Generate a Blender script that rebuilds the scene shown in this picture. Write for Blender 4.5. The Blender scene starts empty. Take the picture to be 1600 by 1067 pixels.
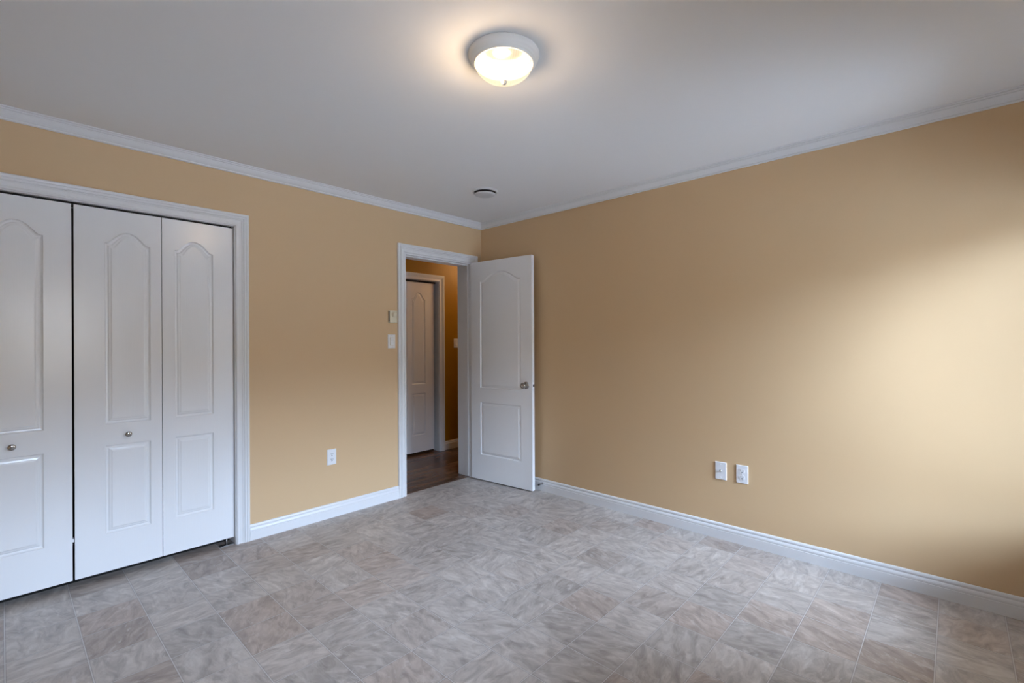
import bpy, math, random
from mathutils import Vector, Matrix

# ------------------------------------------------------------------ camera, light, exposure
S = bpy.context.scene
COL = S.collection

CAM_LOC = (3.3835, -3.1996, 1.2900)
CAM_YAW, CAM_PITCH, CAM_ROLL = 0.749479, 0.0010124, -0.0051831
CAM_F = 743.24                                   # focal length in pixels of a 1600 wide frame

cam_data = bpy.data.cameras.new('camera')
cam = bpy.data.objects.new('camera', cam_data)
COL.objects.link(cam)
cam_data.sensor_fit = 'HORIZONTAL'
cam_data.sensor_width = 36.0
cam_data.lens = CAM_F / 1600.0 * 36.0
cam_data.clip_start = 0.02
F = Vector((-math.sin(CAM_YAW) * math.cos(CAM_PITCH), math.cos(CAM_YAW) * math.cos(CAM_PITCH), math.sin(CAM_PITCH)))
R0 = Vector((math.cos(CAM_YAW), math.sin(CAM_YAW), 0))
U0 = R0.cross(F)
R1 = R0 * math.cos(CAM_ROLL) + U0 * math.sin(CAM_ROLL)
U1 = -R0 * math.sin(CAM_ROLL) + U0 * math.cos(CAM_ROLL)
M = Matrix((R1, U1, -F)).transposed().to_4x4()
M.translation = Vector(CAM_LOC)
cam.matrix_world = M
S.camera = cam

S.view_settings.view_transform = 'Standard'
S.view_settings.look = 'None'
S.view_settings.gamma = 1.0
S.view_settings.use_curve_mapping = False
S.view_settings.exposure = 0.0

SKY_STRENGTH = 53.0
SKY_COLOR = (0.715, 0.92, 1.29)
GROUND_COLOR = (0.112, 0.114, 0.118)
LAMP_WATTS = 10.0
LAMP_COLOR = (1.0, 0.75, 0.49)
HALL_WATTS = 11.0
HALL_COLOR = (1.0, 0.68, 0.36)

# overcast sky: bright above the tree line, dim ground and trees below it
W = bpy.data.worlds.new('overcast_sky')
S.world = W
W.use_nodes = True
wn, wl = W.node_tree.nodes, W.node_tree.links
wn.clear()
w_out = wn.new('ShaderNodeOutputWorld')
w_bg = wn.new('ShaderNodeBackground')
w_tc = wn.new('ShaderNodeTexCoord')
w_sep = wn.new('ShaderNodeSeparateXYZ')
w_ramp = wn.new('ShaderNodeValToRGB')
wl.new(w_tc.outputs['Generated'], w_sep.inputs[0])
w_map = wn.new('ShaderNodeMapRange')
w_map.inputs[1].default_value, w_map.inputs[2].default_value = -1.0, 1.0
wl.new(w_sep.outputs['Z'], w_map.inputs[0])
wl.new(w_map.outputs[0], w_ramp.inputs[0])
cr = w_ramp.color_ramp
cr.elements[0].position = 0.0
cr.elements[0].color = (*GROUND_COLOR, 1)
cr.elements[1].position = 0.575
cr.elements[1].color = (*GROUND_COLOR, 1)
for pos, k in ((0.612, 0.95), (0.72, 1.0), (0.84, 1.0), (1.0, 0.9)):
    e = cr.elements.new(pos)
    e.color = (SKY_COLOR[0] * k, SKY_COLOR[1] * k, SKY_COLOR[2] * k, 1)
wl.new(w_ramp.outputs[0], w_bg.inputs['Color'])
w_bg.inputs['Strength'].default_value = SKY_STRENGTH
wl.new(w_bg.outputs[0], w_out.inputs['Surface'])

# ------------------------------------------------------------------ dimensions (metres)
X1, YB, H = 3.97, -3.95, 2.44          # window wall, rear wall, ceiling
TA = 0.19                              # thickness of the left wall
DOOR_Y0, DOOR_Y1, DOOR_Z = -0.875, -0.140, 2.034     # room door opening
CL_Y0, CL_Y1, CL_Z = -3.70, -2.176, 2.042            # closet opening
WIN_Y0, WIN_Y1, WIN_Z0, WIN_Z1 = -0.76, -0.10, 0.50, 1.95
WIN2_Y0, WIN2_Y1, WIN2_Z0 = -3.15, -2.45, 0.95
HX = -1.10                             # far wall of the hall
HY0, HY1 = -1.75, 2.0
HD_Y0, HD_Y1, HD_Z = -0.47, 0.345, 2.005             # hall closet opening

WINDOWS = ((WIN_Y0, WIN_Y1, WIN_Z0, WIN_Z1), (WIN2_Y0, WIN2_Y1, WIN2_Z0, WIN_Z1))
for wy0, wy1, wz0, wz1 in WINDOWS:
    portal = bpy.data.lights.new('window_daylight_portal', 'AREA')
    portal.shape = 'RECTANGLE'
    portal.size, portal.size_y = wy1 - wy0, wz1 - wz0
    portal.cycles.is_portal = True
    po = bpy.data.objects.new('window_daylight_portal', portal)
    COL.objects.link(po)
    po.location = (X1 + 0.095, (wy0 + wy1) / 2, (wz0 + wz1) / 2)
    po.rotation_euler = (math.pi / 2, 0, math.pi / 2)     # faces -x, into the room


# ------------------------------------------------------------------ helpers
class MB:
    """collects shapes, then links them as one mesh object"""
    def __init__(self):
        self.v, self.f, self.s = [], [], []

    def add(self, verts, faces, smooth=False, mat=None):
        o = len(self.v)
        for p in verts:
            p = Vector(p)
            self.v.append(mat @ p if mat else p)
        for f in faces:
            self.f.append([o + i for i in f])
            self.s.append(smooth)
        return self

    def box(self, x0, y0, z0, x1, y1, z1, b=0.0, mat=None):
        x0, x1 = min(x0, x1), max(x0, x1)
        y0, y1 = min(y0, y1), max(y0, y1)
        z0, z1 = min(z0, z1), max(z0, z1)
        if b <= 0:
            vs = [(x, y, z) for z in (z0, z1) for y in (y0, y1) for x in (x0, x1)]
            fs = [(0, 2, 3, 1), (4, 5, 7, 6), (0, 1, 5, 4), (2, 6, 7, 3), (0, 4, 6, 2), (1, 3, 7, 5)]
            return self.add(vs, fs, mat=mat)
        # chamfered box
        vs, idx = [], {}
        lo, hi = (x0, y0, z0), (x1, y1, z1)
        for sx in (0, 1):
            for sy in (0, 1):
                for sz in (0, 1):
                    c = [(lo, hi)[s][k] for k, s in enumerate((sx, sy, sz))]
                    sg = [1 if s == 0 else -1 for s in (sx, sy, sz)]
                    for k in range(3):
                        p = [c[j] + (0 if j == k else sg[j] * b) for j in range(3)]
                        idx[(sx, sy, sz, k)] = len(vs)
                        vs.append(p)
        fs = []
        for k in range(3):
            a, c = [j for j in range(3) if j != k]
            for s in (0, 1):
                q = []
                for (p, r) in ((0, 0), (1, 0), (1, 1), (0, 1)):
                    key = [0, 0, 0]
                    key[k], key[a], key[c] = s, p, r
                    q.append(idx[(*key, k)])
                fs.append(q)
        for k in range(3):                       # edges along axis k
            a, c = [j for j in range(3) if j != k]
            for p in (0, 1):
                for r in (0, 1):
                    k0, k1 = [0, 0, 0], [0, 0, 0]
                    k0[a] = k1[a] = p
                    k0[c] = k1[c] = r
                    k1[k] = 1
                    fs.append([idx[(*k0, a)], idx[(*k0, c)], idx[(*k1, c)], idx[(*k1, a)]])
        for sx in (0, 1):
            for sy in (0, 1):
                for sz in (0, 1):
                    fs.append([idx[(sx, sy, sz, k)] for k in range(3)])
        return self.add(vs, fs, mat=mat)

    def lathe(self, prof, n=48, mat=None, smooth=True, rib=0.0, nrib=0):
        """prof: (radius, height) pairs turned about z"""
        vs, fs = [], []
        m = len(prof)
        for i in range(n):
            a = 2 * math.pi * i / n
            for j, (r, z) in enumerate(prof):
                rr = r
                if rib and 0 < j < m - 1:
                    rr = r * (1 + rib * (1 if i % 2 else -1))
                vs.append((rr * math.cos(a), rr * math.sin(a), z))
        for i in range(n):
            k = (i + 1) % n
            for j in range(m - 1):
                fs.append((i * m + j, k * m + j, k * m + j + 1, i * m + j + 1))
        return self.add(vs, fs, smooth, mat)

    def sweep(self, rings, closed_profile=False, caps=True, smooth=False):
        """joins equal-length point rings into a skin"""
        n = len(rings[0])
        vs = [p for r in rings for p in r]
        fs = []
        for i in range(len(rings) - 1):
            for j in range(n if closed_profile else n - 1):
                k = (j + 1) % n
                fs.append((i * n + j, i * n + k, (i + 1) * n + k, (i + 1) * n + j))
        if caps:
            fs.append(tuple(range(n)))
            fs.append(tuple((len(rings) - 1) * n + j for j in range(n)))
        return self.add(vs, fs, smooth)

    def build(self, name, mat, parent=None, recalc=True):
        me = bpy.data.meshes.new(name)
        me.from_pydata([tuple(p) for p in self.v], [], self.f)
        me.polygons.foreach_set('use_smooth', self.s)
        me.materials.append(mat)
        if recalc:
            import bmesh
            bm = bmesh.new()
            bm.from_mesh(me)
            bmesh.ops.remove_doubles(bm, verts=bm.verts, dist=1e-5)
            bmesh.ops.recalc_face_normals(bm, faces=bm.faces)
            bm.to_mesh(me)
            bm.free()
        me.update()
        o = bpy.data.objects.new(name, me)
        COL.objects.link(o)
        if parent:
            o.parent = parent
        return o


def tag(o, label, cat, group=None, kind=None):
    o['label'] = label
    o['category'] = cat
    if group:
        o['group'] = group
    if kind:
        o['kind'] = kind
    return o


def empty(name, loc, rz=0.0):
    o = bpy.data.objects.new(name, None)
    COL.objects.link(o)
    o.empty_display_size = 0.05
    o.location = loc
    o.rotation_euler = (0, 0, rz)
    return o


# ------------------------------------------------------------------ materials
def mat_base(name):
    m = bpy.data.materials.new(name)
    m.use_nodes = True
    nt = m.node_tree
    return m, nt, nt.nodes['Principled BSDF']


def plain(name, col, rough=0.5, metal=0.0, spec=0.5, bump=0.0, scale=200.0):
    m, nt, b = mat_base(name)
    b.inputs['Base Color'].default_value = (*col, 1)
    b.inputs['Roughness'].default_value = rough
    b.inputs['Metallic'].default_value = metal
    b.inputs['Specular IOR Level'].default_value = spec
    if bump:
        tc = nt.nodes.new('ShaderNodeTexCoord')
        no = nt.nodes.new('ShaderNodeTexNoise')
        no.inputs['Scale'].default_value = scale
        no.inputs['Detail'].default_value = 3
        bp = nt.nodes.new('ShaderNodeBump')
        bp.inputs['Strength'].default_value = bump
        bp.inputs['Distance'].default_value = 0.002
        nt.links.new(tc.outputs['Object'], no.inputs['Vector'])
        nt.links.new(no.outputs['Fac'], bp.inputs['Height'])
        nt.links.new(bp.outputs['Normal'], b.inputs['Normal'])
    return m


def door_paint():
    """white moulded door skin with a faint pressed oak grain"""
    m, nt, b = mat_base('white_door_paint')
    b.inputs['Base Color'].default_value = (0.84, 0.84, 0.84, 1)
    b.inputs['Roughness'].default_value = 0.22
    b.inputs['Specular IOR Level'].default_value = 0.65
    tc = nt.nodes.new('ShaderNodeTexCoord')
    mp = nt.nodes.new('ShaderNodeMapping')
    mp.inputs['Scale'].default_value = (60, 60, 2.2)
    no = nt.nodes.new('ShaderNodeTexNoise')
    no.inputs['Scale'].default_value = 3.0
    no.inputs['Detail'].default_value = 4
    no.inputs['Distortion'].default_value = 0.6
    bp = nt.nodes.new('ShaderNodeBump')
    bp.inputs['Strength'].default_value = 0.10
    bp.inputs['Distance'].default_value = 0.002
    nt.links.new(tc.outputs['Object'], mp.inputs['Vector'])
    nt.links.new(mp.outputs[0], no.inputs['Vector'])
    nt.links.new(no.outputs['Fac'], bp.inputs['Height'])
    nt.links.new(bp.outputs['Normal'], b.inputs['Normal'])
    return m


def math_node(nt, op, a, b=None, c=None):
    n = nt.nodes.new('ShaderNodeMath')
    n.operation = op
    for i, v in enumerate((a, b, c)):
        if v is None:
            continue
        if isinstance(v, (int, float)):
            n.inputs[i].default_value = v
        else:
            nt.links.new(v, n.inputs[i])
    return n.outputs[0]


def mix_col(nt, fac, a, b, mode='MIX'):
    n = nt.nodes.new('ShaderNodeMix')
    n.data_type = 'RGBA'
    n.blend_type = mode
    for sock, v in ((n.inputs[0], fac), (n.inputs[6], a), (n.inputs[7], b)):
        if isinstance(v, (int, float)):
            sock.default_value = v
        elif isinstance(v, tuple):
            sock.default_value = (*v, 1)
        else:
            nt.links.new(v, sock)
    return n.outputs[2]


TILE_X, TILE_Y, TILE_X0, TILE_Y0 = 0.2294, 0.2318, 2.403, -1.338


def floor_vinyl():
    m, nt, b = mat_base('vinyl_stone_tile')
    N, L = nt.nodes, nt.links
    geo = N.new('ShaderNodeNewGeometry')
    sp = N.new('ShaderNodeSeparateXYZ')
    L.new(geo.outputs['Position'], sp.inputs[0])
    tx = math_node(nt, 'DIVIDE', math_node(nt, 'SUBTRACT', sp.outputs[0], TILE_X0 - 40 * TILE_X), TILE_X)
    ty = math_node(nt, 'DIVIDE', math_node(nt, 'SUBTRACT', sp.outputs[1], TILE_Y0 - 40 * TILE_Y), TILE_Y)
    ix, iy = math_node(nt, 'FLOOR', tx), math_node(nt, 'FLOOR', ty)
    fx, fy = math_node(nt, 'FRACT', tx), math_node(nt, 'FRACT', ty)
    cell = N.new('ShaderNodeCombineXYZ')
    L.new(ix, cell.inputs[0]); L.new(iy, cell.inputs[1])
    wn_ = N.new('ShaderNodeTexWhiteNoise')
    wn_.noise_dimensions = '2D'
    L.new(cell.outputs[0], wn_.inputs['Vector'])
    rs = N.new('ShaderNodeSeparateColor')
    L.new(wn_.outputs['Color'], rs.inputs[0])
    # streaks turned a different way in every tile
    ang = math_node(nt, 'MULTIPLY_ADD', math_node(nt, 'ROUND', math_node(nt, 'MULTIPLY', rs.outputs[0], 3)), 1.5708,
                    math_node(nt, 'MULTIPLY', math_node(nt, 'SUBTRACT', rs.outputs[1], 0.5), 1.0))
    vr = N.new('ShaderNodeVectorRotate')
    vr.rotation_type = 'Z_AXIS'
    loc = N.new('ShaderNodeCombineXYZ')
    L.new(fx, loc.inputs[0]); L.new(fy, loc.inputs[1]); L.new(math_node(nt, 'MULTIPLY', rs.outputs[2], 37.0), loc.inputs[2])
    L.new(loc.outputs[0], vr.inputs['Vector'])
    L.new(ang, vr.inputs['Angle'])
    vr.inputs['Center'].default_value = (0.5, 0.5, 0)
    mp = N.new('ShaderNodeMapping')
    mp.inputs['Scale'].default_value = (1.1, 2.5, 1.0)
    L.new(vr.outputs[0], mp.inputs['Vector'])
    n1 = N.new('ShaderNodeTexNoise')
    n1.inputs['Scale'].default_value = 2.0
    n1.inputs['Detail'].default_value = 7
    n1.inputs['Roughness'].default_value = 0.62
    n1.inputs['Distortion'].default_value = 0.8
    L.new(mp.outputs[0], n1.inputs['Vector'])
    n2 = N.new('ShaderNodeTexNoise')
    n2.inputs['Scale'].default_value = 2.6
    n2.inputs['Detail'].default_value = 8
    n2.inputs['Roughness'].default_value = 0.65
    n2.inputs['Distortion'].default_value = 0.6
    L.new(mp.outputs[0], n2.inputs['Vector'])
    r1 = N.new('ShaderNodeValToRGB')
    r1.color_ramp.elements[0].position = 0.30
    r1.color_ramp.elements[0].color = (0.302, 0.264, 0.236, 1)
    r1.color_ramp.elements[1].position = 0.74
    r1.color_ramp.elements[1].color = (0.615, 0.565, 0.515, 1)
    e = r1.color_ramp.elements.new(0.50)
    e.color = (0.448, 0.398, 0.356, 1)
    L.new(n1.outputs['Fac'], r1.inputs[0])
    # warm brown tiles here and there
    warm = N.new('ShaderNodeMapRange')
    warm.inputs[1].default_value, warm.inputs[2].default_value = 0.66, 1.0
    warm.inputs[3].default_value, warm.inputs[4].default_value = 0.0, 0.60
    L.new(rs.outputs[1], warm.inputs[0])
    c1 = mix_col(nt, warm.outputs[0], r1.outputs[0], (0.80, 0.66, 0.585), 'MULTIPLY')
    val = N.new('ShaderNodeMapRange')
    val.inputs[3].default_value, val.inputs[4].default_value = 0.88, 1.10
    L.new(rs.outputs[0], val.inputs[0])
    c2 = mix_col(nt, 1.0, c1, val.outputs[0], 'MULTIPLY')
    v2 = N.new('ShaderNodeMapRange')
    v2.inputs[1].default_value, v2.inputs[2].default_value = 0.56, 0.70
    v2.inputs[3].default_value, v2.inputs[4].default_value = 0.0, 0.55
    L.new(n2.outputs['Fac'], v2.inputs[0])
    c3 = mix_col(nt, v2.outputs[0], c2, (0.66, 0.625, 0.59))
    # joints: a pale line with a darker edge
    def edge(f, size):
        d = math_node(nt, 'MINIMUM', f, math_node(nt, 'SUBTRACT', 1.0, f))
        return math_node(nt, 'MULTIPLY', d, size)
    d = math_node(nt, 'MINIMUM', edge(fx, TILE_X), edge(fy, TILE_Y))
    g_dark = N.new('ShaderNodeMapRange')
    g_dark.inputs[1].default_value, g_dark.inputs[2].default_value = 0.0020, 0.0052
    g_dark.inputs[3].default_value, g_dark.inputs[4].default_value = 0.60, 0.0
    L.new(d, g_dark.inputs[0])
    c4 = mix_col(nt, g_dark.outputs[0], c3, (0.20, 0.18, 0.17))
    g_l = N.new('ShaderNodeMapRange')
    g_l.inputs[1].default_value, g_l.inputs[2].default_value = 0.0012, 0.0024
    g_l.inputs[3].default_value, g_l.inputs[4].default_value = 0.72, 0.0
    L.new(d, g_l.inputs[0])
    c5 = mix_col(nt, g_l.outputs[0], c4, (0.66, 0.63, 0.60))
    L.new(c5, b.inputs['Base Color'])
    b.inputs['Roughness'].default_value = 0.42
    b.inputs['Specular IOR Level'].default_value = 0.45
    bp = N.new('ShaderNodeBump')
    bp.inputs['Strength'].default_value = 0.22
    bp.inputs['Distance'].default_value = 0.0015
    gm = N.new('ShaderNodeMapRange')
    gm.inputs[1].default_value, gm.inputs[2].default_value = 0.0, 0.004
    L.new(d, gm.inputs[0])
    L.new(math_node(nt, 'ADD', gm.outputs[0], math_node(nt, 'MULTIPLY', n1.outputs['Fac'], 0.7)), bp.inputs['Height'])
    L.new(bp.outputs['Normal'], b.inputs['Normal'])
    return m


def hall_wood():
    m, nt, b = mat_base('dark_laminate_planks')
    N, L = nt.nodes, nt.links
    geo = N.new('ShaderNodeNewGeometry')
    sp = N.new('ShaderNodeSeparateXYZ')
    L.new(geo.outputs['Position'], sp.inputs[0])
    px = math_node(nt, 'DIVIDE', math_node(nt, 'ADD', sp.outputs[0], 5.0), 0.065)
    ipx = math_node(nt, 'FLOOR', px)
    off = N.new('ShaderNodeTexWhiteNoise')
    off.noise_dimensions = '1D'
    L.new(ipx, off.inputs['W'])
    py = math_node(nt, 'ADD', math_node(nt, 'DIVIDE', math_node(nt, 'ADD', sp.outputs[1], 9.0), 0.45), math_node(nt, 'MULTIPLY', off.outputs['Value'], 7.0))
    cb = N.new('ShaderNodeCombineXYZ')
    L.new(ipx, cb.inputs[0]); L.new(math_node(nt, 'FLOOR', py), cb.inputs[1])
    wn2 = N.new('ShaderNodeTexWhiteNoise')
    wn2.noise_dimensions = '2D'
    L.new(cb.outputs[0], wn2.inputs['Vector'])
    mp = N.new('ShaderNodeMapping')
    mp.inputs['Scale'].default_value = (50, 3, 1)
    L.new(geo.outputs['Position'], mp.inputs['Vector'])
    no = N.new('ShaderNodeTexNoise')
    no.inputs['Scale'].default_value = 1.2
    no.inputs['Detail'].default_value = 5
    L.new(mp.outputs[0], no.inputs['Vector'])
    r = N.new('ShaderNodeValToRGB')
    r.color_ramp.elements[0].position = 0.25
    r.color_ramp.elements[0].color = (0.050, 0.024, 0.013, 1)
    r.color_ramp.elements[1].position = 0.85
    r.color_ramp.elements[1].color = (0.235, 0.125, 0.070, 1)
    L.new(math_node(nt, 'ADD', math_node(nt, 'MULTIPLY', no.outputs['Fac'], 0.6), math_node(nt, 'MULTIPLY', wn2.outputs['Value'], 0.42)), r.inputs[0])
    fr = math_node(nt, 'FRACT', px)
    ed = math_node(nt, 'LESS_THAN', math_node(nt, 'MINIMUM', fr, math_node(nt, 'SUBTRACT', 1.0, fr)), 0.02)
    L.new(mix_col(nt, ed, r.outputs[0], (0.03, 0.015, 0.01)), b.inputs['Base Color'])
    b.inputs['Roughness'].default_value = 0.26
    b.inputs['Specular IOR Level'].default_value = 0.35
    return m


def glass_pane():
    m, nt, b = mat_base('window_glass')
    nt.nodes.remove(b)
    out = nt.nodes['Material Output']
    tr = nt.nodes.new('ShaderNodeBsdfTransparent')
    tr.inputs[0].default_value = (0.97, 0.98, 0.97, 1)
    gl = nt.nodes.new('ShaderNodeBsdfGlossy')
    gl.inputs['Roughness'].default_value = 0.01
    fr = nt.nodes.new('ShaderNodeFresnel')
    fr.inputs[0].default_value = 1.45
    mx = nt.nodes.new('ShaderNodeMixShader')
    nt.links.new(fr.outputs[0], mx.inputs[0])
    nt.links.new(tr.outputs[0], mx.inputs[1])
    nt.links.new(gl.outputs[0], mx.inputs[2])
    nt.links.new(mx.outputs[0], out.inputs['Surface'])
    return m


def lamp_glass():
    """lit prismatic glass bowl: lets the bulb light through and glows softly, brighter between its ribs"""
    m, nt, b = mat_base('lit_prismatic_glass')
    nt.nodes.remove(b)
    out = nt.nodes['Material Output']
    tr = nt.nodes.new('ShaderNodeBsdfTransparent')
    tr.inputs[0].default_value = (0.62, 0.60, 0.56, 1)
    gl = nt.nodes.new('ShaderNodeBsdfGlossy')
    gl.inputs['Roughness'].default_value = 0.18
    tc = nt.nodes.new('ShaderNodeTexCoord')
    sp = nt.nodes.new('ShaderNodeSeparateXYZ')
    nt.links.new(tc.outputs['Object'], sp.inputs[0])
    ang = math_node(nt, 'ARCTAN2', sp.outputs[1], sp.outputs[0])
    rib = math_node(nt, 'MULTIPLY_ADD', math_node(nt, 'SINE', math_node(nt, 'MULTIPLY', ang, 72.0)), 0.5, 0.5)
    em = nt.nodes.new('ShaderNodeEmission')
    nt.links.new(mix_col(nt, rib, (0.80, 0.68, 0.46), (0.93, 0.83, 0.62)), em.inputs[0])
    em.inputs[1].default_value = 0.55
    m2 = nt.nodes.new('ShaderNodeMixShader')
    m2.inputs[0].default_value = 0.08
    nt.links.new(tr.outputs[0], m2.inputs[1]); nt.links.new(gl.outputs[0], m2.inputs[2])
    ad = nt.nodes.new('ShaderNodeAddShader')
    nt.links.new(m2.outputs[0], ad.inputs[0]); nt.links.new(em.outputs[0], ad.inputs[1])
    nt.links.new(ad.outputs[0], out.inputs['Surface'])
    return m


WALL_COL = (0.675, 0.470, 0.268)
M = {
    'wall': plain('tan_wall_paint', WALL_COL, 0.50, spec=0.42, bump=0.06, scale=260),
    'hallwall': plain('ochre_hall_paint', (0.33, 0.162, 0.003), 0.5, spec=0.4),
    'ceiling': plain('ceiling_paint', (0.86, 0.855, 0.845), 0.9, spec=0.1, bump=0.05, scale=180),
    'trim': plain('white_trim_paint', (0.78, 0.78, 0.78), 0.30),
    'door': door_paint(),
    'floor': floor_vinyl(),
    'wood': hall_wood(),
    'threshold': plain('dark_wood_strip', (0.085, 0.045, 0.026), 0.4),
    'nickel': plain('brushed_nickel', (0.44, 0.42, 0.39), 0.20, metal=1.0),
    'steel': plain('zinc_plated_steel', (0.55, 0.55, 0.56), 0.35, metal=1.0),
    'dark': plain('dark_recess', (0.012, 0.012, 0.014), 0.8),
    'black': plain('black_rubber', (0.02, 0.02, 0.02), 0.6),
    'plate': plain('white_plastic', (0.84, 0.84, 0.85), 0.35),
    'ventplastic': plain('vent_plastic', (0.66, 0.66, 0.66), 0.45),
    'ivory': plain('ivory_plastic', (0.72, 0.66, 0.50), 0.45),
    'closet': plain('shaded_closet_drywall', (0.05, 0.046, 0.04), 0.9),  # shade of the closet interior put into a near-black colour
    'lampmetal': plain('white_lamp_metal', (0.86, 0.82, 0.75), 0.40),
    'foil': plain('added_foil_liner', (0.75, 0.73, 0.70), 0.28, metal=1.0),
    'glass': glass_pane(),
    'lampglass': lamp_glass(),
    'outside': plain('added_eave_grey', (0.45, 0.46, 0.47), 0.8),
    'gravel': plain('pale_gravel', (0.26, 0.255, 0.25), 0.9),
}


# ------------------------------------------------------------------ the room shell
def struct(o, label, cat):
    return tag(o, label, cat, kind='structure')


def wall_with_hole(name, mat, axis, a0, a1, p0, p1, z0, z1, holes):
    """slab normal to axis ('x' or 'y') between a0..a1, spanning p0..p1 and z0..z1, with rectangular holes (p0,p1,z0,z1)"""
    ps = sorted({p0, p1, *[h[0] for h in holes], *[h[1] for h in holes]})
    zs = sorted({z0, z1, *[h[2] for h in holes], *[h[3] for h in holes]})
    np_, nz = len(ps) - 1, len(zs) - 1
    solid = [[not any(h[0] < (ps[i] + ps[i + 1]) / 2 < h[1] and h[2] < (zs[j] + zs[j + 1]) / 2 < h[3] for h in holes)
              for j in range(nz)] for i in range(np_)]
    mb = MB()
    def pt(a, p, z):
        return (a, p, z) if axis == 'x' else (p, a, z)
    def sol(i, j):
        return 0 <= i < np_ and 0 <= j < nz and solid[i][j]
    for i in range(np_):
        for j in range(nz):
            if not solid[i][j]:
                continue
            q = [(ps[i], zs[j]), (ps[i + 1], zs[j]), (ps[i + 1], zs[j + 1]), (ps[i], zs[j + 1])]
            for a in (a0, a1):
                mb.add([pt(a, *c) for c in q], [(0, 1, 2, 3)])
            for (di, dj, e) in ((-1, 0, (0, 3)), (1, 0, (1, 2)), (0, -1, (0, 1)), (0, 1, (3, 2))):
                if not sol(i + di, j + dj):
                    c, d = q[e[0]], q[e[1]]
                    mb.add([pt(a0, *c), pt(a0, *d), pt(a1, *d), pt(a1, *c)], [(0, 1, 2, 3)])
    return mb.build(name, mat)


OUT = 0.10
fl = MB().box(-0.035, YB - OUT, -0.10, X1 + OUT, 0.0, 0.0).box(-0.11, CL_Y0, -0.10, -0.035, CL_Y1, 0.0).build('floor', M['floor'])
struct(fl, 'beige grey vinyl floor printed with square stone tiles', 'floor')
ce = MB().box(-TA, YB - OUT, H, X1 + OUT, 0.12, H + 0.12).build('ceiling', M['ceiling'])
struct(ce, 'white painted ceiling of the bedroom', 'ceiling')

wa = wall_with_hole('wall_left', M['wall'], 'x', -TA, 0.0, YB - OUT, 0.0, -0.0, H,
                    [(DOOR_Y0 - 0.018, DOOR_Y1 + 0.018, -0.0, DOOR_Z + 0.018), (CL_Y0 - 0.018, CL_Y1 + 0.018, -0.0, CL_Z + 0.018)])
struct(wa, 'tan wall on the left with the closet and the open doorway', 'wall')
wb = MB().box(-TA, 0.0, -0.10, X1 + OUT, 0.12, H).build('wall_right', M['wall'])
struct(wb, 'long bare tan wall on the right lit by the window', 'wall')
ww = wall_with_hole('wall_window', M['wall'], 'x', X1, X1 + OUT, YB, 0.0, 0.0, H, list(WINDOWS))
struct(ww, 'tan wall with the window, out of the picture to the right', 'wall')
wr = MB().box(0.0, YB - OUT, 0.0, X1 + OUT, YB, H).build('wall_rear', M['wall'])
struct(wr, 'tan wall behind the camera', 'wall')


# --- hall beyond the doorway
hf = MB().box(HX - 0.7, HY0, -0.10, -0.040, HY1, -0.002).build('floor_hall', M['wood'])
struct(hf, 'dark brown wood plank floor of the hall', 'floor')
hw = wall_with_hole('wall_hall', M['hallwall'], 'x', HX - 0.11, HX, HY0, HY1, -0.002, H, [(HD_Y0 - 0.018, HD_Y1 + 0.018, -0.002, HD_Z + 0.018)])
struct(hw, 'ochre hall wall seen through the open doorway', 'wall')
h2 = MB()
h2.box(HX - 0.11, HY1, -0.1, -TA, HY1 + 0.1, H)
h2.box(HX - 0.11, HY0 - 0.1, -0.1, -TA, HY0, H)
h2.box(-TA, 0.12, -0.1, -TA + 0.1, HY1 + 0.1, H)
h2 = h2.build('wall_hall_ends', M['hallwall'])
struct(h2, 'ochre end walls of the hall hidden beside the doorway', 'wall')
hc = MB().box(HX - 0.75, HY0 - 0.1, H, -TA, HY1 + 0.1, H + 0.1).build('ceiling_hall', M['ceiling'])
struct(hc, 'white ceiling of the hall', 'ceiling')
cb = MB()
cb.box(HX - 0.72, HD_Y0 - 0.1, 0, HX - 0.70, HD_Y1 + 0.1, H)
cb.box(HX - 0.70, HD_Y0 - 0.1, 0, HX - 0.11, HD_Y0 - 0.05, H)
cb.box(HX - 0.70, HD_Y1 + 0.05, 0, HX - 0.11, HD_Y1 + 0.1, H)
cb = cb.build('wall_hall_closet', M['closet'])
struct(cb, 'inside of the hall closet, coloured dark to stand for its shade', 'wall')

# --- inside of the bedroom closet
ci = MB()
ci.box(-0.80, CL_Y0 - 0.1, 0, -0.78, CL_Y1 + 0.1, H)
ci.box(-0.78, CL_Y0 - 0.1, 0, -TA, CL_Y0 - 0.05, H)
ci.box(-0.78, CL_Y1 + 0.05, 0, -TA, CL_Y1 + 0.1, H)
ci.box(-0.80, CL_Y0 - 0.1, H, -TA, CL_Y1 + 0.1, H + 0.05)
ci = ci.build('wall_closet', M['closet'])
struct(ci, 'inside of the bedroom closet, coloured dark to stand for its shade', 'wall')
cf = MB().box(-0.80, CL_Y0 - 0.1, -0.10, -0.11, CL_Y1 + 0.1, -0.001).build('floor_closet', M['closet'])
struct(cf, 'floor inside the bedroom closet, coloured dark to stand for its shade', 'floor')


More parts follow.
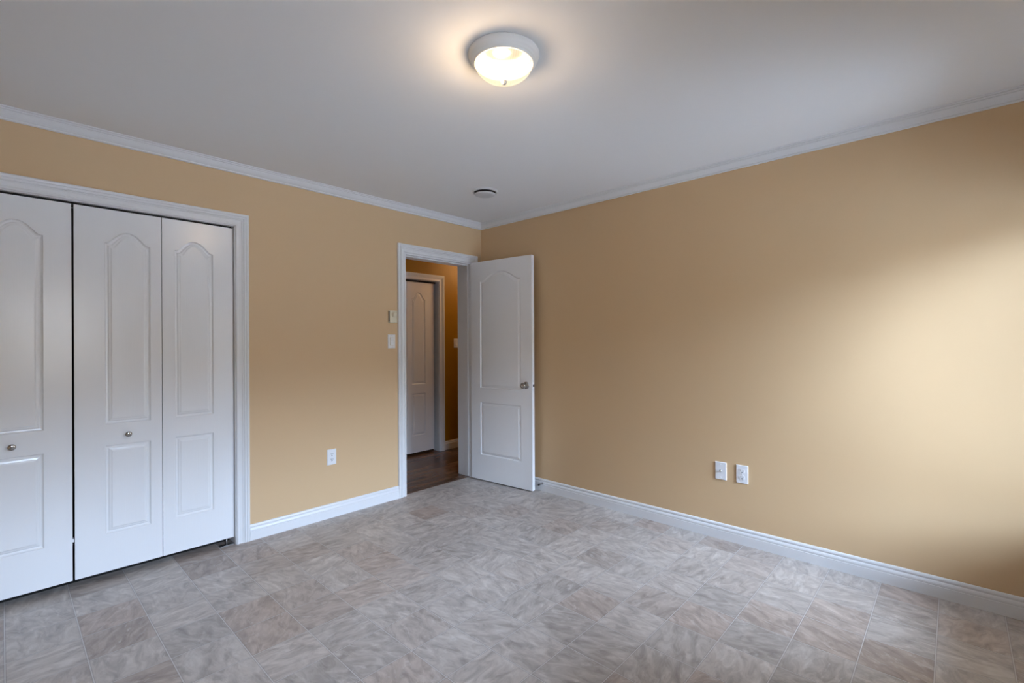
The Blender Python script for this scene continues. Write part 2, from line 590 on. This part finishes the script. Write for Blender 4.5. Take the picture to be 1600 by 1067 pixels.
# ------------------------------------------------------------------ mouldings
BASE_PROF = [(0, 0), (0.014, 0), (0.014, 0.056), (0.0122, 0.0585), (0.0136, 0.0625), (0.0136, 0.070), (0.011, 0.077), (0.0078, 0.081),
             (0.0078, 0.0845), (0.0098, 0.088), (0.0102, 0.093), (0.0085, 0.099), (0.005, 0.1030), (0, 0.1035)]
CROWN_PROF = [(0, 0.057), (0.010, 0.057), (0.0125, 0.0545), (0.0125, 0.0505), (0.0105, 0.0475), (0.0150, 0.0445), (0.0235, 0.036), (0.0310, 0.0255),
              (0.0345, 0.0185), (0.0330, 0.0165), (0.0385, 0.0140), (0.0415, 0.0095), (0.0400, 0.0075), (0.0465, 0.0060), (0.0500, 0.0030), (0.0500, 0)]
CASE_PROF = [(0, 0), (0, 0.0095), (0.003, 0.0120), (0.0110, 0.0125), (0.0130, 0.0085), (0.0155, 0.0080), (0.0300, 0.0095), (0.0370, 0.0138), (0.0390, 0.0105),
             (0.0415, 0.0105), (0.0440, 0.0160), (0.0505, 0.0178), (0.0520, 0.0130), (0.0545, 0.0130), (0.0570, 0.0172), (0.0650, 0.0185), (0.0700, 0.0165), (0.0730, 0.0110), (0.0730, 0)]


def base_run(name, p0, p1, inward, label, mit0=0, mit1=0, mat=None):
    """baseboard from p0 to p1 (xy), inward = unit vector into the room; mit = +1 inner corner, 0 square end"""
    p0, p1, n = Vector((*p0, 0)), Vector((*p1, 0)), Vector((*inward, 0))
    t = (p1 - p0).normalized()
    r0 = [p0 + n * a + t * (a * mit0) + Vector((0, 0, z)) for a, z in BASE_PROF]
    r1 = [p1 + n * a - t * (a * mit1) + Vector((0, 0, z)) for a, z in BASE_PROF]
    o = MB().sweep([r0, r1], closed_profile=True).build(name, mat or M['trim'])
    return struct(o, label, 'baseboard')


def crown_run(name, p0, p1, inward, label):
    p0, p1, n = Vector((*p0, H)), Vector((*p1, H)), Vector((*inward, 0))
    t = (p1 - p0).normalized()
    r0 = [p0 + n * a + t * a - Vector((0, 0, z)) for a, z in CROWN_PROF] + [p0]
    r1 = [p1 + n * a - t * a - Vector((0, 0, z)) for a, z in CROWN_PROF] + [p1]
    o = MB().sweep([r0, r1], closed_profile=True).build(name, M['trim'])
    return struct(o, label, 'crown moulding')


def casing(mb, x, sgn, y0, y1, zt, zb=0.0, k=1.0):
    """door casing on a wall plane x, standing out by sgn; inner edge y0..y1, zt"""
    rings = [[], [], [], []]
    for u, d in CASE_PROF:
        u *= k
        xx = x + sgn * d
        rings[0].append((xx, y0 - u, zb))
        rings[1].append((xx, y0 - u, zt + u))
        rings[2].append((xx, y1 + u, zt + u))
        rings[3].append((xx, y1 + u, zb))
    mb.sweep(rings, closed_profile=True)


def jamb(mb, xa, xb, y0, y1, zt, t=0.018, zb=0.0):
    """frame lining of an opening whose clear size is y0..y1 and zt"""
    mb.box(xa, y0 - t, zb, xb, y0, zt + t)
    mb.box(xa, y1, zb, xb, y1 + t, zt + t)
    mb.box(xa, y0, zt, xb, y1, zt + t)


crown_run('trim_1', (0, YB), (0, 0), (1, 0), 'white crown moulding above the closet and the doorway')
crown_run('trim_2', (X1, 0), (0, 0), (0, -1), 'white crown moulding along the top of the bare right wall')
crown_run('trim_3', (X1, YB), (X1, 0), (-1, 0), 'white crown moulding above the window')
crown_run('trim_4', (0, YB), (X1, YB), (0, 1), 'white crown moulding behind the camera')

# room door frame: jamb lining, stops and casings
dt = MB()
jamb(dt, -TA, 0.0, DOOR_Y0, DOOR_Y1, DOOR_Z)
dt.box(-0.075, DOOR_Y1 - 0.011, 0, -0.038, DOOR_Y1, DOOR_Z)
dt.box(-0.075, DOOR_Y0, 0, -0.038, DOOR_Y0 + 0.011, DOOR_Z)
dt.box(-0.075, DOOR_Y0 + 0.011, DOOR_Z - 0.011, -0.038, DOOR_Y1 - 0.011, DOOR_Z)
casing(dt, 0.0, 1, DOOR_Y0 - 0.010, DOOR_Y1 + 0.010, DOOR_Z + 0.012, k=1.0)
casing(dt, -TA, -1, DOOR_Y0 - 0.006, DOOR_Y1 + 0.006, DOOR_Z + 0.006)
dtrim = dt.build('trim_5', M['trim'])
struct(dtrim, 'white moulded casing and jamb around the open doorway', 'door frame')
MB().box(-0.034, DOOR_Y0 - 0.0, 0.86, -0.006, DOOR_Y0 + 0.0018, 0.93, b=0.0006).build('strike_plate', M['steel'], dtrim)

# closet frame
ct = MB()
jamb(ct, -TA, 0.0, CL_Y0, CL_Y1, CL_Z)
casing(ct, 0.0, 1, CL_Y0 - 0.005, CL_Y1 + 0.005, CL_Z + 0.005, k=1.06)
ctrim = ct.build('trim_6', M['trim'])
struct(ctrim, 'white moulded casing around the wide closet opening', 'door frame')
MB().box(-0.060, CL_Y0 + 0.01, CL_Z - 0.020, -0.030, CL_Y1 - 0.01, CL_Z).build('door_track', M['dark'], ctrim)

# hall closet frame
ht = MB()
jamb(ht, HX - 0.11, HX, HD_Y0, HD_Y1, HD_Z, zb=-0.002)
casing(ht, HX, 1, HD_Y0 - 0.004, HD_Y1 + 0.004, HD_Z + 0.004, zb=-0.002)
htrim = ht.build('trim_7', M['trim'])
struct(htrim, 'white casing around the hall closet seen through the doorway', 'door frame')
MB().box(HX - 0.075, HD_Y0 + 0.01, HD_Z - 0.016, HX - 0.050, HD_Y1 - 0.01, HD_Z).build('door_track', M['dark'], htrim)

CO = 0.073 * 1.06 + 0.005
base_run('baseboard_left', (0, CL_Y1 + CO), (0, DOOR_Y0 - 0.083), (1, 0), 'white baseboard between the closet and the doorway')
base_run('baseboard_right', (X1, 0), (0, 0), (0, -1), 'white baseboard along the bare right wall', 1, 1)
base_run('baseboard_corner', (0, DOOR_Y1 + 0.083), (0, 0), (1, 0), 'short white baseboard in the corner behind the open door', 0, 1)
base_run('baseboard_window', (X1, YB), (X1, 0), (-1, 0), 'white baseboard under the window', 1, 1)
base_run('baseboard_rear', (0, YB), (X1, YB), (0, 1), 'white baseboard behind the camera', 1, 1)
base_run('baseboard_hall', (HX, HD_Y1 + 0.077), (HX, HY1), (1, 0), 'white baseboard along the ochre hall wall')

ts = MB().box(-0.062, DOOR_Y0, -0.004, -0.028, DOOR_Y1, 0.006, b=0.003).build('trim_8', M['threshold'])
struct(ts, 'dark wood transition strip in the doorway', 'threshold')


# ------------------------------------------------------------------ moulded doors
def arch_loop(u0, u1, z0, zs, za, n=24):
    """panel outline, flat at the bottom and cathedral-arched at the top (shoulder zs, crown za)"""
    pts = [(u0, z0), (u1, z0)]
    if za <= zs:
        return pts + [(u1, zs), (u0, zs)]
    w = u1 - u0
    for i in range(n + 1):
        t = i / n
        q = max(0.0, (1 - abs(2 * t - 1) - 0.12) / 0.88)      # 0 at the shoulders, 1 in the middle
        pts.append((u1 - w * t, zs + (za - zs) * (0.5 - 0.5 * math.cos(math.pi * q ** 0.68))))
    return pts


PANEL_STEPS = [(0.0, 0.0), (0.0025, -0.0045), (0.0070, -0.0085), (0.0120, -0.0095), (0.0150, -0.0080), (0.0180, -0.0050), (0.0260, -0.0032), (0.0300, -0.0008), (0.0330, -0.0004)]


def door_leaf(width, z0, z1, thick, panels, name, parent, both=True):
    """leaf in local u (along +x), z up; front face at y = 0 looking to -y, back at y = thick. panels: (u0,u1,zb,zs,za) from low to high"""
    mb = MB()
    def face(sign, y_face):
        P = lambda u, z, d=0.0: (u, y_face - sign * d, z)          # d < 0 goes into the leaf
        u0, u1 = panels[0][0], panels[0][1]
        mb.add([P(0, z0), P(u0, z0), P(u0, z1), P(0, z1)], [(0, 1, 2, 3)])
        mb.add([P(u1, z0), P(width, z0), P(width, z1), P(u1, z1)], [(0, 1, 2, 3)])
        last = [(u1, z0), (u0, z0)]
        for (a, b_, zb, zs, za) in panels:
            lp = arch_loop(a, b_, zb, zs, za)
            rail = [last[1], last[0]] if len(last) == 2 else None
            poly = (rail if rail else list(reversed(last))) + [(b_, zb), (a, zb)]
            mb.add([P(*c) for c in poly], [tuple(range(len(poly)))])
            prev = None
            for off, d in PANEL_STEPS:
                ring = arch_loop(a + off, b_ - off, zb + off, zs - off, za - off)
                cur = [P(u, z, d) for u, z in ring]
                if prev:
                    n = len(cur)
                    mb.add(prev + cur, [(i, (i + 1) % n, n + (i + 1) % n, n + i) for i in range(n)])
                prev = cur
            mb.add(prev, [tuple(range(len(prev)))])
            last = lp[2:]
        poly = list(reversed(last)) + [(u1, z1), (u0, z1)]
        # last runs right to left; reversed runs left to right along the arch
        mb.add([P(*c) for c in poly], [tuple(range(len(poly)))])
    face(1, 0.0)
    if both:
        face(-1, thick)
    else:
        mb.add([(0, thick, z0), (width, thick, z0), (width, thick, z1), (0, thick, z1)], [(0, 1, 2, 3)])
    for q in (((0, 0, z0), (0, thick, z0), (0, thick, z1), (0, 0, z1)), ((width, 0, z0), (width, thick, z0), (width, thick, z1), (width, 0, z1)),
              ((0, 0, z0), (width, 0, z0), (width, thick, z0), (0, thick, z0)), ((0, 0, z1), (width, 0, z1), (width, thick, z1), (0, thick, z1))):
        mb.add(q, [(0, 1, 2, 3)])
    return mb.build(name, M['door'], parent)


ROTX = Matrix.Rotation(math.radians(90), 4, 'X')     # turns +z into -y


def cabinet_knob(parent, u, z):
    m = Matrix.Translation((u, 0, z)) @ ROTX
    pr = [(0.0, 0.0), (0.009, 0.0), (0.009, 0.002), (0.0055, 0.004), (0.0048, 0.012), (0.0075, 0.015), (0.0135, 0.018), (0.0155, 0.0215), (0.0150, 0.0245),
          (0.0115, 0.0270), (0.006, 0.0283), (0.0, 0.0287)]
    return MB().lathe(pr, 28, m).build('knob', M['nickel'], parent)


# --- room door, swung open against the right wall
DW, DTK, DZ0, DZ1 = 0.706, 0.035, 0.012, 2.038
DOOR_ANG = math.radians(5.15)
door = door_leaf(DW, DZ0, DZ1, DTK, [(0.118, 0.588, 0.245, 0.733, 0.733), (0.118, 0.588, 0.865, 1.852, 1.935)], 'door_1', None)
struct(door, 'white two-panel door standing open in front of the right wall', 'door')
door.location = (0.030, -0.1665, 0)
door.rotation_euler = (0, 0, DOOR_ANG)
kx, kz = 0.646, 0.915
for side in (0, 1):
    m = Matrix.Translation((kx, DTK if side else 0.0, kz)) @ (Matrix.Rotation(math.radians(-90), 4, 'X') if side else ROTX)
    ks = 0.5 if side else 1.0
    kn = MB().lathe([(0.0, 0.0), (0.031, 0.0), (0.031, 0.004), (0.027, 0.0085), (0.014, 0.010), (0.012, 0.014), (0.012, 0.026), (0.017, 0.030), (0.0235, 0.036),
                     (0.0262, 0.045), (0.0255, 0.053), (0.0215, 0.060), (0.0150, 0.0630), (0.0075, 0.0640), (0.0, 0.0642)], 40, m).build('door_knob', M['nickel'], door)
    if not side:
        MB().lathe([(0.0, 0.0640), (0.0052, 0.0640), (0.0052, 0.0668), (0.004, 0.0672), (0.0, 0.0672)], 20, m).build('lock_button', M['steel'], kn)
lp = MB().box(DW, 0.006, kz - 0.028, DW + 0.0012, DTK - 0.006, kz + 0.028).build('latch_plate', M['plate'], door)
MB().box(DW + 0.0012, 0.011, kz - 0.010, DW + 0.008, DTK - 0.011, kz + 0.010, b=0.002).build('latch_bolt', M['black'], lp)
for hz in (0.22, 1.02, 1.82):
    hb = MB()
    hb.lathe([(0, -0.045), (0.0062, -0.045), (0.0062, 0.045), (0, 0.045)], 16, Matrix.Translation((-0.010, DTK + 0.002, hz)))
    hb.box(-0.010, DTK - 0.026, hz - 0.044, -0.0006, DTK, hz + 0.044)
    hb.build('hinge', M['steel'], door)

# --- bedroom closet: two folding pairs
BT, BZ0, BZ1, BX = 0.032, 0.045, 2.030, -0.020
Y_FOLD, Y_MEET, Y_END = -2.5555, -2.9405, -2.1795
LOWP, UPP = (0.250, 0.733, 0.733), (0.850, 1.848, 1.912)


def bifold(name, label, leaves, x, meet_knob):
    """leaves: (y_left, y_right, panel_y0, panel_y1, knob_y or None); local u runs along +y"""
    root = empty(name, (x, leaves[0][0], 0), math.pi / 2)
    struct(root, label, 'folding door')
    base = leaves[0][0]
    for (ya, yb, pa, pb, ky, z0, z1, low, up, kz_) in leaves:
        lf = door_leaf(yb - ya, z0, z1, BT, [(pa - ya, pb - ya, *low), (pa - ya, pb - ya, *up)], 'door_leaf', root)
        lf.location = (ya - base, 0, 0)
        if ky is not None:
            cabinet_knob(lf, ky - ya, kz_)
    return root


G = 0.0016
left_pair = bifold('door_2', 'left white folding closet door with a round knob, cut by the left edge of the photo',
                   [(-3.6945, -3.3195 - G, -3.6945 + 0.115, -3.6945 + 0.315, None, BZ0, BZ1, LOWP, UPP, 0),
                    (-3.3195, -2.9455, -3.252, -3.052, -3.165, BZ0, BZ1, LOWP, UPP, 0.786)], BX, True)
right_pair = bifold('door_3', 'right white folding closet door with a round knob, next to the casing',
                    [(-2.9360, Y_FOLD - G, -2.812, -2.610, -2.714, BZ0, BZ1, LOWP, UPP, 0.786),
                     (Y_FOLD + G, Y_END, -2.493, -2.292, None, BZ0, BZ1, LOWP, UPP, 0)], BX, True)
# small white aligner on the back of the left pair, seen in the gap
al = MB().box(0.3725, 0.004, 0.245, 0.3815, 0.030, 0.262, b=0.001)
al.build('door_aligner', M['plate'], [c for c in left_pair.children][1])

# pivot bracket on the floor at the right end of the closet
pb = empty('pivot_bracket', (-0.034, Y_END - 0.035, 0))
tag(pb, 'small metal pivot bracket on the floor at the right foot of the closet', 'bracket')
MB().box(-0.016, -0.045, 0.0, 0.020, 0.0375, 0.004, b=0.0008).build('bracket_plate', M['steel'], pb)
MB().lathe([(0, 0.004), (0.005, 0.004), (0.005, 0.046), (0, 0.046)], 16, Matrix.Translation((0.002, -0.005, 0))).build('pivot_pin', M['steel'], pb)

# --- hall closet folding door
hx = HX - 0.045
HLOW, HUP = (0.222, 0.703, 0.703), (0.810, 1.790, 1.868)
hall_pair = bifold('door_4', 'white folding closet door in the hall, seen through the doorway',
                   [(-0.455, -0.0755, -0.405, -0.205, None, 0.028, 1.984, HLOW, HUP, 0),
                    (-0.0725, 0.302, -0.008, 0.180, None, 0.028, 1.984, HLOW, HUP, 0)], hx, False)

# ------------------------------------------------------------------ window (right of the frame, lights the room)
for wi, (wy0, wy1, wz0, wz1) in enumerate(WINDOWS):
    where = ('near the bare right wall', 'behind the camera')[wi]
    win = empty('window_%d' % (wi + 1), (X1 + 0.055, (wy0 + wy1) / 2, wz0))
    struct(win, 'white framed window %s, out of the picture' % where, 'window')
    wy, wz, fw = (wy1 - wy0) / 2, wz1 - wz0, 0.035
    f = MB()
    for (a, b_, c, d) in ((-wy, -wy + fw, 0, wz), (wy - fw, wy, 0, wz), (-wy + fw, wy - fw, 0, fw), (-wy + fw, wy - fw, wz - fw, wz)):
        f.box(-0.03, a, c, 0.03, b_, d, b=0.003)
    f.build('window_frame', M['trim'], win)
    MB().box(-0.003, -wy + fw, fw, 0.003, wy - fw, wz - fw).build('pane', M['glass'], win)
    sl = MB().box(X1 - 0.03, wy0 - 0.02, wz0 - 0.02, X1 + 0.025, wy1 + 0.02, wz0 + 0.003, b=0.004).build('trim_%d' % (9 + 2 * wi), M['trim'])
    struct(sl, 'white sill of the window %s' % where, 'sill')
    wc = MB()
    rings = [[], [], [], [], []]
    for u, d in CASE_PROF:
        for i, (sy, sz) in enumerate(((-1, -1), (-1, 1), (1, 1), (1, -1), (-1, -1))):
            y = (wy0 - u) if sy < 0 else (wy1 + u)
            z = (wz0 - 0.02 - u) if sz < 0 else (wz1 + u)
            rings[i].append((X1 - d, y, z))
    wc.sweep(rings, closed_profile=True, caps=False)
    wco = wc.build('trim_%d' % (10 + 2 * wi), M['trim'])
    struct(wco, 'white casing around the window %s' % where, 'window frame')
ev = MB().box(X1 + OUT, YB - 0.3, 2.30, X1 + OUT + 0.12, 0.4, 2.36).build('added_eave', M['outside'])  # unseen eave, added to cut the high sky off from the windows
struct(ev, 'grey eave added outside over the window to limit the sky light', 'light blocker')
gr = MB().box(X1 + OUT, -14, -0.65, X1 + 22, 12, -0.60).build('ground_outside', M['gravel'])
struct(gr, 'pale gravel ground outside the window', 'ground')

# ------------------------------------------------------------------ ceiling light
LX, LY = 2.066, -1.823
lamp = empty('ceiling_light', (LX, LY, H))
tag(lamp, 'round white flush ceiling light with a glowing ribbed glass bowl', 'ceiling light')
MB().lathe([(0.0, 0.0), (0.142, 0.0), (0.1425, -0.004), (0.1395, -0.008), (0.1385, -0.016), (0.1345, -0.023), (0.1290, -0.026), (0.1280, -0.030), (0.1250, -0.032),
            (0.1220, -0.0345), (0.1210, -0.0385), (0.1175, -0.0405), (0.1130, -0.0395), (0.112, -0.036), (0.112, 0.0)], 72).build('lamp_base', M['lampmetal'], lamp)
MB().lathe([(0.0, -0.010), (0.108, -0.010), (0.108, -0.014), (0.0, -0.014)], 48).build('added_foil_liner', M['foil'], lamp)  # liner added behind the bulb so the lit bowl burns out less
bowl_prof = []
for i in range(15):
    a = i / 14 * math.pi / 2
    bowl_prof.append((0.1140 * math.cos(a) ** 0.9 if i < 14 else 0.004, -0.0385 - 0.0655 * math.sin(a) ** 1.15))
MB().lathe(bowl_prof, 144, rib=0.008).build('glass_bowl', M['lampglass'], lamp)
MB().lathe([(0.0, -0.1200), (0.005, -0.1195), (0.0090, -0.1160), (0.0090, -0.1110), (0.0120, -0.1090), (0.0130, -0.1040), (0.010, -0.0990), (0.0, -0.0985)], 28).build('finial', M['lampmetal'], lamp)
# the bulb inside the bowl
ld = bpy.data.lights.new('bulb_light', 'POINT')
ld.energy = LAMP_WATTS
ld.color = LAMP_COLOR
ld.shadow_soft_size = 0.06
lo = bpy.data.objects.new('bulb_light', ld)
COL.objects.link(lo)
lo.parent = lamp
lo.location = (-0.012, -0.014, -0.085)

# ------------------------------------------------------------------ ceiling vent
VX, VY = 0.765, -0.680
vent = empty('ceiling_vent', (VX, VY, H))
tag(vent, 'round white ceiling vent near the corner above the door', 'vent')
MB().lathe([(0.0845, -0.0002), (0.0845, -0.009), (0.0870, -0.0120), (0.0930, -0.0120), (0.0990, -0.0065), (0.1000, -0.0002)], 56).build('vent_ring', M['ventplastic'], vent)
MB().lathe([(0.0, -0.0004), (0.0840, -0.0004), (0.0840, -0.0020), (0.0, -0.0020)], 40).build('vent_throat', M['dark'], vent)
MB().lathe([(0.0, -0.0200), (0.0740, -0.0200), (0.0800, -0.0225), (0.0805, -0.0255), (0.0700, -0.0310), (0.0420, -0.0340), (0.0300, -0.0310), (0.0, -0.0305)], 56).build('vent_disc', M['ventplastic'], vent)
MB().lathe([(0.0, -0.002), (0.006, -0.002), (0.006, -0.021), (0.0, -0.021)], 16).build('vent_stem', M['steel'], vent)


# ------------------------------------------------------------------ wall devices (local: x right along the wall, -y out of the wall, z up)
def wall_thing(name, label, cat, loc, rz, group=None):
    o = empty(name, loc, rz)
    return tag(o, label, cat, group)


def plate_mesh(w=0.070, h=0.1145, d=0.0055):
    mb = MB()
    rings = []
    for k, y in ((1.0, 0.0), (1.0, -0.002), (0.94, -d)):
        a, b_ = w / 2 * k, h / 2 - (1 - k) * w / 2
        rings.append([(-a, y, -b_), (a, y, -b_), (a, y, b_), (-a, y, b_)])
    mb.sweep(rings, closed_profile=True)
    return mb


def screw(parent, z, d=0.0055, x=0.0):
    m = Matrix.Translation((x, -d, z)) @ ROTX
    return MB().lathe([(0.0, 0.0), (0.0035, 0.0), (0.0030, 0.0012), (0.0, 0.0014)], 14, m).build('screw', M['plate'], parent)


def duplex_outlet(label, loc, rz):
    t = wall_thing('power_outlet', label, 'outlet', loc, rz)
    plate_mesh().build('cover_plate', M['plate'], t)
    for s in (-1, 1):
        zc = 0.0195 * s
        rc = MB()
        pts = []
        for i in range(24):
            a = 2 * math.pi * i / 24
            x, z = 0.0172 * math.cos(a), 0.0172 * math.sin(a)
            pts.append((x, max(-0.0140, min(0.0140, z)) + zc))
        rc.sweep([[(x, -0.005, z) for x, z in pts], [(x, -0.0075, z) for x, z in pts]], closed_profile=True)
        r = rc.build('receptacle', M['plate'], t)
        sb = MB()
        sb.box(-0.0078, -0.0079, zc - 0.001, -0.0052, -0.0074, zc + 0.0085)
        sb.box(0.0052, -0.0079, zc - 0.000, 0.0076, -0.0074, zc + 0.0075)
        sb.lathe([(0.0, 0.0), (0.0034, 0.0), (0.0034, 0.0005), (0.0, 0.0005)], 14, Matrix.Translation((0, -0.0074, zc - 0.0075)) @ ROTX)
        sb.build('slots', M['dark'], r)
    screw(t, 0.0)
    return t


def decora_switch(label, loc, rz):
    t = wall_thing('light_switch', label, 'light switch', loc, rz)
    plate_mesh().build('cover_plate', M['plate'], t)
    fr = MB()
    fr.box(-0.0180, -0.0062, -0.0345, 0.0180, -0.0050, 0.0345)
    fr.build('switch_frame', M['ivory'], t)
    rk = MB()
    w, h = 0.0150, 0.0315
    rk.add([(-w, -0.0060, -h), (w, -0.0060, -h), (w, -0.0060, h), (-w, -0.0060, h),
            (-w, -0.0110, -h), (w, -0.0110, -h), (w, -0.0070, h * 0.1), (-w, -0.0070, h * 0.1), (w, -0.0090, h), (-w, -0.0090, h)],
           [(4, 5, 6, 7), (7, 6, 8, 9), (0, 4, 7, 9, 3), (1, 2, 8, 6, 5), (0, 1, 5, 4), (3, 9, 8, 2), (0, 3, 2, 1)])
    rk.build('rocker', M['plate'], t)
    screw(t, 0.0485)
    screw(t, -0.0485)
    return t


RZ_A, RZ_B = math.pi / 2, 0.0        # on the left wall the local x axis runs along +y; on the right wall along +x
duplex_outlet('white power outlet low on the wall between the closet and the doorway', (0.0, -1.533, 0.446), RZ_A)
duplex_outlet('white power outlet on the bare right wall, right of the cable plate', (2.394, 0.0, 0.444), RZ_B)
decora_switch('white light switch beside the doorway, below the thermostat', (0.0, -1.016, 1.300), RZ_A)
decora_switch('light switch on the ochre hall wall, half hidden by the door jamb', (HX, 0.606, 1.279), RZ_A)

cp = wall_thing('cable_plate', 'white cable jack plate on the bare right wall, left of the outlet', 'wall plate', (2.263, 0.0, 0.4435), RZ_B)
plate_mesh().build('cover_plate', M['plate'], cp)
MB().lathe([(0.0, 0.0), (0.0070, 0.0), (0.0070, 0.002), (0.0046, 0.002), (0.0046, 0.0095), (0.0022, 0.0095), (0.0022, 0.006), (0.0, 0.006)], 20,
           Matrix.Translation((0, -0.0055, 0.000)) @ ROTX).build('cable_jack', M['nickel'], cp)
screw(cp, 0.0420)
screw(cp, -0.0420)

th = wall_thing('thermostat', 'ivory wall thermostat with a round dial beside the doorway, above the light switch', 'thermostat', (0.0, -1.010, 1.502), RZ_A)
MB().box(-0.036, -0.006, -0.050, 0.036, 0.0, 0.050, b=0.001).build('back_plate', M['ivory'], th)
MB().box(-0.036, -0.026, -0.050, 0.036, -0.006, 0.050, b=0.004).build('housing', M['ivory'], th)
MB().box(-0.0366, -0.020, -0.040, -0.0358, -0.008, 0.044).build('side_strip', M['dark'], th)  # thin dark strip down the left side
dl = MB().lathe([(0.0, 0.0), (0.0240, 0.0), (0.0235, 0.003), (0.0185, 0.004), (0.0172, 0.013), (0.0145, 0.0150), (0.0, 0.0150)], 36, Matrix.Translation((0.004, -0.026, 0.017)) @ ROTX).build('dial', M['ivory'], th)

# ------------------------------------------------------------------ door stop on the baseboard behind the door
ds = empty('door_stop', (0.770, -0.0102, 0.066))
tag(ds, 'small spring door stop on the baseboard behind the open door', 'door stop')
MB().lathe([(0.0, 0.0), (0.011, 0.0), (0.010, 0.004), (0.0, 0.005)], 20, ROTX).build('stop_base', M['steel'], ds)
sp = MB()
spr = []
for i in range(12):
    z = 0.004 + i * 0.0035
    spr += [(0.0048, z), (0.0062, z + 0.00175)]
sp.lathe([(0.0, 0.004)] + spr + [(0.0, 0.046)], 18, ROTX).build('spring', M['steel'], ds)
MB().lathe([(0.0, 0.046), (0.0078, 0.046), (0.0082, 0.054), (0.006, 0.060), (0.0, 0.061)], 20, ROTX).build('rubber_tip', M['black'], ds)

# ------------------------------------------------------------------ hall lamp light
hl = bpy.data.lights.new('hall_lamp_light', 'POINT')
hl.energy = HALL_WATTS
hl.color = HALL_COLOR
hl.shadow_soft_size = 0.10
ho = bpy.data.objects.new('hall_lamp_light', hl)
COL.objects.link(ho)
ho.location = (-0.60, 1.05, 2.28)
